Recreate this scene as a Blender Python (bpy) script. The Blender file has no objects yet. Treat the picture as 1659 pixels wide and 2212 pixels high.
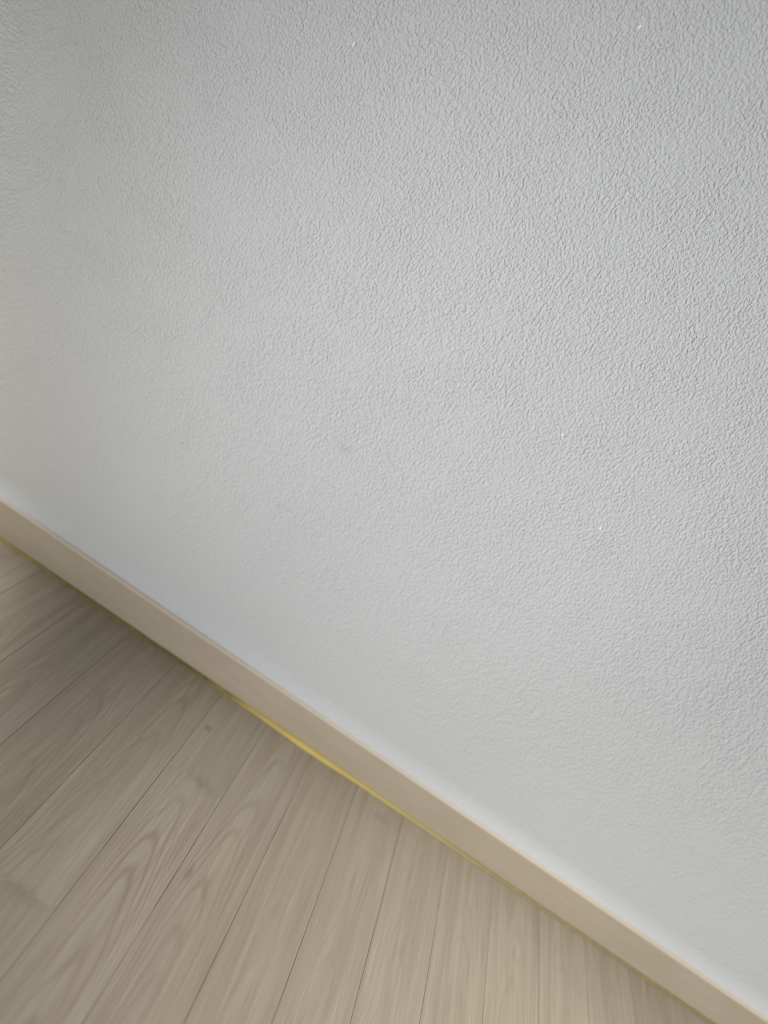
import bpy, bmesh, math, random
from mathutils import Vector, Matrix, noise

random.seed(4)
S = bpy.context.scene
COL = S.collection

# ------------------------------------------------------------------ camera
F_PX = 1661.0
ROLL = math.atan2(.567, .824) - .005
PITCH = math.atan(590 / F_PX) + .0055
CAM_H = .745
cd = bpy.data.cameras.new('camera')
cam = bpy.data.objects.new('camera', cd)
COL.objects.link(cam)
S.camera = cam
cd.sensor_fit = 'VERTICAL'
cd.sensor_height = 34.6
cd.lens = F_PX / 2212 * 34.6
cd.clip_start = .01
cd.dof.use_dof = True
cd.dof.focus_distance = .90
cd.dof.aperture_fstop = 1.5
fwd = Vector((0, math.cos(PITCH), -math.sin(PITCH)))
right0 = Vector((1, 0, 0))
up0 = right0.cross(fwd)
# in the picture, world "down" runs along (-sin, cos): the camera is rolled
R = right0 * math.cos(ROLL) - up0 * math.sin(ROLL) * -1
cr, sr = math.cos(ROLL), math.sin(ROLL)
# world right0 appears at image (cr, +sr down) ; world up appears at (sr, cr up)
img_right = right0 * cr + up0 * sr
img_up = -right0 * sr + up0 * cr
M = Matrix((img_right, img_up, -fwd)).transposed().to_4x4()
M.translation = Vector((0, -1.0, CAM_H))
cam.matrix_world = M

# ------------------------------------------------------------------ world, lights, exposure
S.view_settings.view_transform = 'Standard'
S.view_settings.look = 'None'
S.view_settings.exposure = 0.0
S.view_settings.gamma = 1.0
S.view_settings.use_curve_mapping = False
w = bpy.data.worlds.new('daylight')
S.world = w
w.use_nodes = True
w.node_tree.nodes['Background'].inputs[0].default_value = (.87, .93, .97, 1)
w.node_tree.nodes['Background'].inputs[1].default_value = .92

RX0, RX1, RY0, RH = -1.9, 2.1, -3.4, 2.35      # room extents; the seen wall is the plane y = 0

def area(name, loc, target, sx, sy, power, color, spread=180):
    l = bpy.data.lights.new(name, 'AREA')
    l.shape = 'RECTANGLE'; l.size = sx; l.size_y = sy
    l.energy = power; l.color = color
    l.spread = math.radians(spread)
    o = bpy.data.objects.new(name, l); COL.objects.link(o)
    o.location = loc
    o.rotation_euler = (Vector(target) - Vector(loc)).to_track_quat('-Z', 'Y').to_euler()
    return o
def pool_spot(name, loc, target, power, size_deg, color, radius=.05):
    l = bpy.data.lights.new(name, 'SPOT')
    l.energy = power; l.color = color; l.spot_size = math.radians(size_deg); l.spot_blend = 1.0
    l.shadow_soft_size = radius
    o = bpy.data.objects.new(name, l); COL.objects.link(o)
    o.location = loc
    o.rotation_euler = (Vector(target) - Vector(loc)).to_track_quat('-Z', 'Y').to_euler()
    return o
# low area fills with no window behind them, and unseen added spots whose pools leave a gap at the left foot of the wall
area('added_low_fill', (-1.20, -1.50, .30), (.60, 0, .50), .6, .3, 2.95, (.965, .95, 1.0), 60)
area('added_low_fill', (-1.20, -1.50, .50), (.30, 0, .90), .6, .3, 1.65, (.965, .955, 1.0), 60)
pool_spot('added_pool_spot', (.30, -.50, RH - .02), (.30, -.40, 0), 130, 30, (1.0, .985, .955))
pool_spot('added_pool_spot', (.95, -1.20, RH - .02), (.95, -.50, 0), 175, 40, (1.0, .985, .955))
pool_spot('added_pool_spot', (-.87, -.40, RH - .02), (-.86, -.36, 0), 250, 31, (1.0, .985, .955))
pool_spot('added_pool_spot', (-.87, -.70, RH - .02), (-.86, -.56, 0), 330, 35, (1.0, .985, .955))

# ------------------------------------------------------------------ helpers
def mesh_obj(name, verts, faces, mats, parent=None, smooth=False, fmat=None):
    me = bpy.data.meshes.new(name)
    me.from_pydata(verts, [], faces)
    for m in (mats if isinstance(mats, (list, tuple)) else [mats]):
        me.materials.append(m)
    if fmat:
        for p, k in zip(me.polygons, fmat): p.material_index = k
    if smooth:
        for p in me.polygons: p.use_smooth = True
    me.update()
    o = bpy.data.objects.new(name, me)
    COL.objects.link(o)
    if parent: o.parent = parent
    return o

def box(name, lo, hi, mat, kind=None):
    x0, y0, z0 = lo; x1, y1, z1 = hi
    v = [(x0,y0,z0),(x1,y0,z0),(x1,y1,z0),(x0,y1,z0),(x0,y0,z1),(x1,y0,z1),(x1,y1,z1),(x0,y1,z1)]
    f = [(0,3,2,1),(4,5,6,7),(0,1,5,4),(1,2,6,5),(2,3,7,6),(3,0,4,7)]
    o = mesh_obj(name, v, f, mat)
    if kind: o['kind'] = kind
    return o

class NT:
    """tiny node helper"""
    def __init__(s, name):
        s.m = bpy.data.materials.new(name); s.m.use_nodes = True
        s.t = s.m.node_tree; s.b = s.t.nodes['Principled BSDF']
    def n(s, typ, ins=None, **kw):
        nd = s.t.nodes.new(typ)
        for k, v in kw.items(): setattr(nd, k, v)
        for k, v in (ins or {}).items():
            if isinstance(v, bpy.types.NodeSocket): s.t.links.new(v, nd.inputs[k])
            else: nd.inputs[k].default_value = v
        return nd
    def math(s, op, a, b=0.0, c=None, clamp=False):
        ins = {0: a, 1: b}
        if c is not None: ins[2] = c
        return s.n('ShaderNodeMath', ins, operation=op, use_clamp=clamp).outputs[0]
    def noise(s, vec, scale, detail=3, rough=.5, dist=0):
        return s.n('ShaderNodeTexNoise', {'Vector': vec, 'Scale': scale, 'Detail': detail, 'Roughness': rough, 'Distortion': dist}).outputs['Fac']
    def ramp(s, fac, pts):
        r = s.n('ShaderNodeValToRGB', {'Fac': fac})
        e = r.color_ramp.elements
        while len(e) < len(pts): e.new(.5)
        for q, (p, c) in zip(e, pts):
            q.position = p; q.color = (c, c, c, 1) if isinstance(c, (int, float)) else (*c, 1)
        return r.outputs['Color']
    def mix(s, fac, a, b, blend='MIX'):
        nd = s.n('ShaderNodeMix', data_type='RGBA', blend_type=blend)
        for i, v in ((0, fac), (6, a), (7, b)):
            if isinstance(v, bpy.types.NodeSocket): s.t.links.new(v, nd.inputs[i])
            else: nd.inputs[i].default_value = v if i == 0 else (*v, 1)
        return nd.outputs[2]
    def bump(s, h, strength, dist, normal=None):
        ins = {'Height': h, 'Strength': strength, 'Distance': dist}
        if normal is not None: ins['Normal'] = normal
        return s.n('ShaderNodeBump', ins).outputs[0]
    def out(s, key, v):
        if isinstance(v, bpy.types.NodeSocket): s.t.links.new(v, s.b.inputs[key])
        else: s.b.inputs[key].default_value = v

# ------------------------------------------------------------------ materials
def mat_wallpaper():
    k = NT('embossed_wallpaper')
    P = k.n('ShaderNodeNewGeometry').outputs['Position']
    # pulpy embossing: short pits and ridges a few millimetres across
    a = k.noise(k.n('ShaderNodeMapping', {'Vector': P, 'Scale': (1.1, 1, .85)}).outputs[0], 280, 1.6, .5, .25)
    b = k.noise(P, 110, 1, .5, .2)
    patch = k.noise(P, 14, 2, .5)
    h = k.math('ADD', k.math('MULTIPLY', k.ramp(a, [(.32, 0), (.68, 1)]), k.ramp(patch, [(.3, .7), (.65, 1)])), k.math('MULTIPLY', b, .8))
    # the embossing is rubbed flatter towards the foot of the wall
    z = k.n('ShaderNodeSeparateXYZ', {0: P}).outputs[2]
    h = k.math('MULTIPLY', h, k.math('MULTIPLY_ADD', k.math('MULTIPLY', z, 2.2, clamp=True), .72, .28))
    k.out('Normal', k.bump(h, 1.0, .00118))
    # a few faint grey scuffs that belong to the paper
    base = (.606, .618, .611)
    c = None
    fac = None
    for (x, z, rx, rz, amt) in SCUFFS:
        d = k.n('ShaderNodeVectorMath', {0: P, 1: (-x, 0, -z)}, operation='ADD').outputs[0]
        d = k.n('ShaderNodeVectorMath', {0: d, 1: (1 / rx, 0, 1 / rz)}, operation='MULTIPLY').outputs[0]
        L = k.n('ShaderNodeVectorMath', {0: d}, operation='LENGTH').outputs['Value']
        L = k.math('ADD', L, k.math('MULTIPLY', k.math('SUBTRACT', a, .5), 1.2))
        m = k.math('MULTIPLY', k.math('SUBTRACT', 1.0, L, clamp=True), amt)
        fac = m if fac is None else k.math('ADD', fac, m, clamp=True)
    k.out('Base Color', k.mix(fac, base, (.30, .30, .31)))
    k.out('Roughness', .62)
    k.out('Specular IOR Level', .28)
    return k.m

def mat_plain(name, col, rough=.6, grain=0):
    k = NT(name)
    P = k.n('ShaderNodeNewGeometry').outputs['Position']
    n = k.noise(P, 40, 3, .5)
    k.out('Base Color', k.mix(k.math('MULTIPLY', n, .2), col, tuple(c * .85 for c in col)))
    k.out('Roughness', rough)
    if grain: k.out('Normal', k.bump(k.noise(P, 200, 3), .3, grain))
    return k.m

def mat_gap():
    # board joints: in places open and dark, in places filled with pale dust
    k = NT('board_joint')
    P = k.n('ShaderNodeNewGeometry').outputs['Position']
    m = k.n('ShaderNodeMapping', {'Vector': P, 'Scale': (12, 9, 1)}).outputs[0]
    k.out('Base Color', k.mix(k.ramp(k.noise(m, 1, 3, .6), [(.42, 0), (.58, 1)]), (.045, .035, .025), (.27, .225, .17)))
    k.out('Roughness', .9)
    return k.m

def mat_oak_floor():
    k = NT('greige_oak_floor')
    uv = k.n('ShaderNodeUVMap', uv_map='plank').outputs[0]
    sep = k.n('ShaderNodeSeparateXYZ', {0: uv})
    u, v = sep.outputs[0], sep.outputs[1]
    at = k.n('ShaderNodeAttribute', attribute_name='plank_look', attribute_type='GEOMETRY')
    sa = k.n('ShaderNodeSeparateColor', {0: at.outputs['Color']})
    tone, seed, cath = sa.outputs[0], sa.outputs[1], sa.outputs[2]
    off = k.math('MULTIPLY', seed, 37.0)
    vec = lambda su, sv, extra=0.0: k.n('ShaderNodeCombineXYZ', {0: k.math('MULTIPLY', u, su), 1: k.math('MULTIPLY', v, sv), 2: k.math('ADD', off, extra)}).outputs[0]
    fine = k.noise(vec(330, 9), 1, 3, .6, .25)              # pores along the plank
    fine2 = k.noise(vec(900, 40, 3.1), 1, 2, .5)
    mid = k.noise(vec(70, 2.6, 7.7), 1, 3, .55, .5)
    broad = k.noise(vec(14, 4, 1.3), 1, 2, .5)
    # flame figure: parabolas opening along the plank
    wob = k.math('MULTIPLY', k.math('SUBTRACT', k.noise(vec(26, 7, 5.5), 1, 2, .5), .5), .11)
    cx = k.math('MULTIPLY', k.math('SUBTRACT', k.noise(vec(0, 3, 9.9), 1, 1), .5), .03)
    uu = k.math('SUBTRACT', u, cx)
    para = k.math('ADD', k.math('MULTIPLY', k.math('MULTIPLY', uu, uu), 260.0), v)
    ring = k.math('SINE', k.math('MULTIPLY', k.math('ADD', para, wob), 85.0))
    ring = k.ramp(k.math('MULTIPLY_ADD', ring, .5, .5), [(.0, 1), (.22, .35), (.5, 0), (1, 0)])
    patch = k.ramp(k.noise(vec(22, 5, 13.7), 1, 2), [(.38, 0), (.62, 1)])
    ring = k.math('MULTIPLY', k.math('MULTIPLY', ring, cath), patch)
    base = k.mix(tone, (.328, .276, .206), (.384, .332, .255))
    c = k.mix(k.ramp(broad, [(.3, 0), (.7, 1)]), base, (.355, .304, .232))
    c = k.mix(k.math('MULTIPLY', k.ramp(mid, [(.40, 1), (.60, 0)]), .30), c, (.225, .175, .125))
    c = k.mix(k.math('MULTIPLY', k.ramp(fine, [(.30, 1), (.50, 0)]), .26), c, (.20, .155, .11))
    c = k.mix(k.math('MULTIPLY', k.ramp(fine, [(.56, 0), (.72, 1)]), .20), c, (.56, .48, .38))
    c = k.mix(k.math('MULTIPLY', ring, .50), c, (.19, .145, .10))
    P = k.n('ShaderNodeNewGeometry').outputs['Position']
    kf = None
    for (x, y, rx, ry, amt) in KNOTS:
        d = k.n('ShaderNodeVectorMath', {0: P, 1: (-x, -y, 0)}, operation='ADD').outputs[0]
        d = k.n('ShaderNodeVectorMath', {0: d, 1: (1 / rx, 1 / ry, 0)}, operation='MULTIPLY').outputs[0]
        L = k.n('ShaderNodeVectorMath', {0: d}, operation='LENGTH').outputs['Value']
        L = k.math('ADD', L, k.math('MULTIPLY', k.math('SUBTRACT', mid, .5), .8))
        m = k.math('MULTIPLY', k.math('SUBTRACT', 1.0, L, clamp=True), amt)
        kf = m if kf is None else k.math('ADD', kf, m, clamp=True)
    c = k.mix(kf, c, (.13, .10, .07))
    k.out('Base Color', c)
    k.out('Roughness', .55)
    k.out('Specular IOR Level', .3)
    h = k.math('ADD', k.math('MULTIPLY', fine, 1.0), k.math('MULTIPLY', fine2, .5))
    k.out('Normal', k.bump(h, .25, .0006))
    return k.m

def mat_skirting():
    k = NT('beige_skirting_laminate')
    P = k.n('ShaderNodeNewGeometry').outputs['Position']
    m = k.n('ShaderNodeMapping', {'Vector': P, 'Scale': (4, 90, 90)}).outputs[0]
    g = k.noise(m, 1, 4, .55, .3)
    g2 = k.noise(k.n('ShaderNodeMapping', {'Vector': P, 'Scale': (9, 30, 30)}).outputs[0], 1, 2, .5)
    c = k.mix(k.ramp(g, [(.35, 0), (.65, 1)]), (.475, .405, .305), (.505, .433, .332))
    c = k.mix(k.math('MULTIPLY', k.ramp(g2, [(.4, 0), (.6, 1)]), .35), c, (.43, .362, .265))
    k.out('Base Color', c)
    k.out('Roughness', .45)
    k.out('Specular IOR Level', .3)
    return k.m

def mat_sealant():
    k = NT('aged_shaded_sealant')
    P = k.n('ShaderNodeNewGeometry').outputs['Position']
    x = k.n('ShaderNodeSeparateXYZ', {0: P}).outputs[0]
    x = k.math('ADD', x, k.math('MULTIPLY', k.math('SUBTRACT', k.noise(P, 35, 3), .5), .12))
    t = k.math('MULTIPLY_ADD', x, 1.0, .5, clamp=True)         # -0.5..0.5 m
    c = k.ramp(t, [(.0, (.26, .21, .06)), (.42, (.15, .115, .025)), (.50, (.50, .38, .085)), (.60, (.62, .49, .13)), (.72, (.52, .41, .12)), (.86, (.36, .31, .11)), (1.0, (.25, .21, .10))])  # olive ageing; the dark left stretch also has shade painted in
    n = k.noise(P, 130, 3)
    k.out('Base Color', k.mix(k.math('MULTIPLY', k.ramp(n, [(.45, 0), (.7, 1)]), .3), c, (.50, .33, .12)))
    k.out('Roughness', .5)
    k.out('Normal', k.bump(n, .5, .001))
    return k.m

def mat_speck():
    k = NT('glossy_white_speck')
    k.out('Base Color', (.95, .95, .93, 1)); k.out('Roughness', .3)
    return k.m

SCUFFS = [(-.092, .427, .014, .009, .22), (.04, .417, .009, .004, .16), (.148, .284, .006, .004, .2), (-.116, .305, .014, .005, .14), (-.027, .585, .007, .010, .12)]
KNOTS = [(-.034, -.103, .007, .011, .6), (.049, -.324, .006, .016, .45), (.494, -.133, .005, .018, .3), (.250, -.053, .026, .013, .25), (.005, -.200, .032, .016, .30), (-.085, -.455, .036, .014, .25), (.445, -.165, .0028, .034, .35)]

WALLPAPER = mat_wallpaper()
OAK = mat_oak_floor()
SKIRT = mat_skirting()
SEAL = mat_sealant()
SKIRT_TOP = mat_plain('lit_skirting_edge', (.62, .54, .43), .5)  # light caught from above, painted as a paler top edge
SPECK = mat_speck()
PAINT = mat_plain('off_white_paint', (.62, .62, .60), .7)
GAP = mat_gap()
FRAME = mat_plain('white_window_frame', (.8, .8, .8), .4)

# ------------------------------------------------------------------ the seen wall
SK_H, SK_T = .060, .013           # skirting height and thickness
def wall_back():
    """Papered wall. It is very slightly uneven and its foot is flared forward above
    the skirting board, a shape added to catch more light."""
    xs = [RX0 + (RX1 - RX0) * i / 160 for i in range(161)]
    zs = [0, .03, .050, .056] + [.060 + .0025 * i for i in range(15)]
    z = zs[-1]
    while z < RH:
        z = min(RH, z + (.012 if z < 1.3 else .06)); zs.append(z)
    V, Fc, fm = [], [], []
    for z in zs:
        for x in xs:
            t = max(0, 1 - (z - .058) / .030) if z > .058 else 1
            y = -.0090 * t * t  # added flare, tilted up so the band above the skirting brightens
            fade = min(1, max(0, (z - .09) / .1))
            y += .0016 * fade * noise.noise(Vector((x * 4.2 + 3, z * 4.2, 1.7)))
            y += .0005 * fade * noise.noise(Vector((x * 12, z * 12, 5.7)))
            V.append((x, y, z))
    n = len(xs)
    for j in range(len(zs) - 1):
        for i in range(n - 1):
            a = j * n + i
            Fc.append((a, a + 1, a + 1 + n, a + n)); fm.append(0)
    # rear face and edges give the wall its thickness
    b = len(V)
    V += [(RX0, .12, 0), (RX1, .12, 0), (RX1, .12, RH), (RX0, .12, RH)]
    Fc.append((b + 1, b, b + 3, b + 2)); fm.append(0)
    top = (len(zs) - 1) * n
    Fc.append(tuple([top + i for i in range(n)] + [b + 2, b + 3])); fm.append(0)
    Fc.append(tuple([i for i in range(n - 1, -1, -1)] + [b, b + 1])); fm.append(0)
    # dried paint specks standing proud of the paper
    for (x, z, r, e) in SPECKS:
        s = len(V)
        th = random.uniform(-.4, .4)
        for ring, (rr, yy) in enumerate(((1, .0005), (.75, -.0009), (.35, -.0014))):
            for q in range(8):
                a = q * math.pi / 4
                dx, dz = rr * r * math.cos(a), rr * r * e * math.sin(a)
                V.append((x + dx * math.cos(th) - dz * math.sin(th), yy, z + dx * math.sin(th) + dz * math.cos(th)))
        for ring in range(2):
            for q in range(8):
                a = s + ring * 8 + q; c = s + ring * 8 + (q + 1) % 8
                Fc.append((a, c, c + 8, a + 8)); fm.append(1)
        Fc.append(tuple(s + 16 + q for q in range(8))); fm.append(1)
    o = mesh_obj('wall_back', V, Fc, [WALLPAPER, SPECK], smooth=True, fmat=fm)
    o['kind'] = 'structure'
SPECKS = [(-.339, .847, .0019, 1.7), (-.067, 1.022, .0018, 2.2), (.135, .608, .0014, 1.4), (.248, .535, .0014, 1.6), (-.416, .423, .0011, 1.3), (.294, .650, .0011, 1.3), (-.128, .758, .0009, 1.2), (-.006, .796, .0009, 1.2), (-.028, .877, .0010, 1.2)]
wall_back()

# ------------------------------------------------------------------ floor of narrow boards, one mesh
PW, SEAM0 = .0835, .0355
def floor():
    me = bpy.data.meshes.new('floor')
    bm = bmesh.new()
    uvl = bm.loops.layers.uv.new('plank')
    cl = bm.loops.layers.float_color.new('plank_look')
    rnd = random.Random(11)
    fixed = {-1: -.200, -2: -.452, 2: -.052}
    i0 = int(math.floor((RX0 - SEAM0) / PW)); i1 = int(math.ceil((RX1 - SEAM0) / PW))
    looks = {-1: (.75, .21, .9), 0: (.62, .77, .75), 1: (.42, .35, .25), 2: (.60, .52, .25), 3: (.62, .10, .3), 4: (.48, .93, .35), 5: (.5, .44, .5), -2: (.55, .66, .45), -3: (.45, .31, .6)}
    def quad(pts, x0, x1, look, m=0):
        f = bm.faces.new([bm.verts.new(p) for p in pts])
        f.material_index = m
        for l in f.loops:
            l[uvl].uv = (l.vert.co.x - (x0 + x1) / 2, l.vert.co.y)
            l[cl] = (*look, 1)
    for i in range(i0, i1):
        x0 = SEAM0 + i * PW; x1 = x0 + PW
        L = .9
        j0 = fixed.get(i, -rnd.uniform(.62, L))
        cuts = [0.004, j0]
        while cuts[-1] > RY0: cuts.append(max(RY0, cuts[-1] - L))
        g = rnd.uniform(.0001, .0003)          # half joint width at each side
        if i in (-2, -1, 0, 2): g = .0003
        for k in range(len(cuts) - 1):
            ya, yb = cuts[k], cuts[k + 1]
            if ya - yb < .01: continue
            look = looks.get(i) if (k == (1 if i in (-1, -2) else 0) or i == 2) else None
            if look is None: look = (rnd.uniform(.35, .75), rnd.random(), rnd.uniform(.2, .8))
            if i == 2 and k == 1: look = looks[2]
            X0, X1, YA, YB = max(x0 + g, RX0), min(x1 - g, RX1), ya, yb
            b = .0003; dz = .0002
            quad([(X0 + b, YB, 0), (X1 - b, YB, 0), (X1 - b, YA, 0), (X0 + b, YA, 0)], x0, x1, look)
            quad([(X1, YB, -dz), (X1, YA, -dz), (X1 - b, YA, 0), (X1 - b, YB, 0)], x0, x1, look)
            quad([(X0, YA, -dz), (X0, YB, -dz), (X0 + b, YB, 0), (X0 + b, YA, 0)], x0, x1, look)
    # underlay seen only down the joints
    quad([(RX0, RY0, -.0010), (RX1, RY0, -.0010), (RX1, .004, -.0010), (RX0, .004, -.0010)], 0, 1, (.5, .5, .5), 1)
    quad([(RX0, .004, -.05), (RX1, .004, -.05), (RX1, RY0, -.05), (RX0, RY0, -.05)], 0, 1, (.5, .5, .5), 1)
    bm.to_mesh(me); bm.free()
    me.materials.append(OAK); me.materials.append(GAP)
    o = bpy.data.objects.new('floor', me); COL.objects.link(o)
    o['kind'] = 'structure'
floor()

# ------------------------------------------------------------------ skirting board
def sweep_x(name, prof, x0, x1, mat, top=()):
    n = len(prof)
    V = [(x, y, z) for x in (x0, x1) for (y, z) in prof]
    Fc = [(i, (i + 1) % n, n + (i + 1) % n, n + i) for i in range(n)]
    Fc += [tuple(range(n - 1, -1, -1)), tuple(range(n, 2 * n))]
    o = mesh_obj(name, V, Fc, mat, fmat=[1 if i in top else 0 for i in range(len(Fc))])
    return o
r = .0040
prof = [(0.0, .0008), (-SK_T, .0008)]
for q in range(6):
    a = math.pi / 2 * q / 5
    prof.append((-SK_T + r - r * math.cos(a), SK_H - r + r * math.sin(a)))
prof.append((0.0, SK_H))
o = sweep_x('baseboard_back', prof, RX0, RX1, [SKIRT, SKIRT_TOP], top=range(2, 8))
o['kind'] = 'structure'

# ------------------------------------------------------------------ yellow sealant bead along the foot of the skirting
def bead():
    V, Fc = [], []
    N = 700; K = 7
    X0, X1 = RX0 + .01, RX1 - .01
    for i in range(N + 1):
        x = X0 + (X1 - X0) * i / N
        wd = .0062 + .0008 * noise.noise(Vector((x * 14, 0, 2))) + .0005 * noise.noise(Vector((x * 60, 4, 0)))
        wd += .0044 * math.exp(-((x - .115) / .075) ** 2) + .0012 * math.exp(-((x - .42) / .10) ** 2)
        ht = .0028 + .0014 * math.exp(-((x - .11) / .09) ** 2) + .0004 * noise.noise(Vector((x * 30, 0, 9)))
        for q in range(K):
            a = math.pi / 2 * q / (K - 1)
            V.append((x, -SK_T - wd * math.cos(a) + .0002, .0001 + ht * math.sin(a)))
        V.append((x, -SK_T + .0002, .0001))
    n = K + 1
    for i in range(N):
        for q in range(n):
            a = i * n + q; b = i * n + (q + 1) % n
            Fc.append((a, b, b + n, a + n))
    Fc.append(tuple(range(n - 1, -1, -1))); Fc.append(tuple(N * n + q for q in range(n)))
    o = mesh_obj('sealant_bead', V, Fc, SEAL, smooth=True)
    o['label'] = 'thin yellow sealant line along the foot of the beige skirting board, beside the wood floor'
    o['category'] = 'sealant'
bead()

# ------------------------------------------------------------------ rest of the room shell, behind and beside the camera
box('wall_left', (RX0 - .1, RY0 - .1, -.05), (RX0, .12, RH), PAINT, 'structure')
box('wall_right', (RX1, RY0 - .1, -.05), (RX1 + .1, .12, RH), PAINT, 'structure')
box('ceiling', (RX0 - .1, RY0 - .1, RH), (RX1 + .1, .12, RH + .1), PAINT, 'structure')
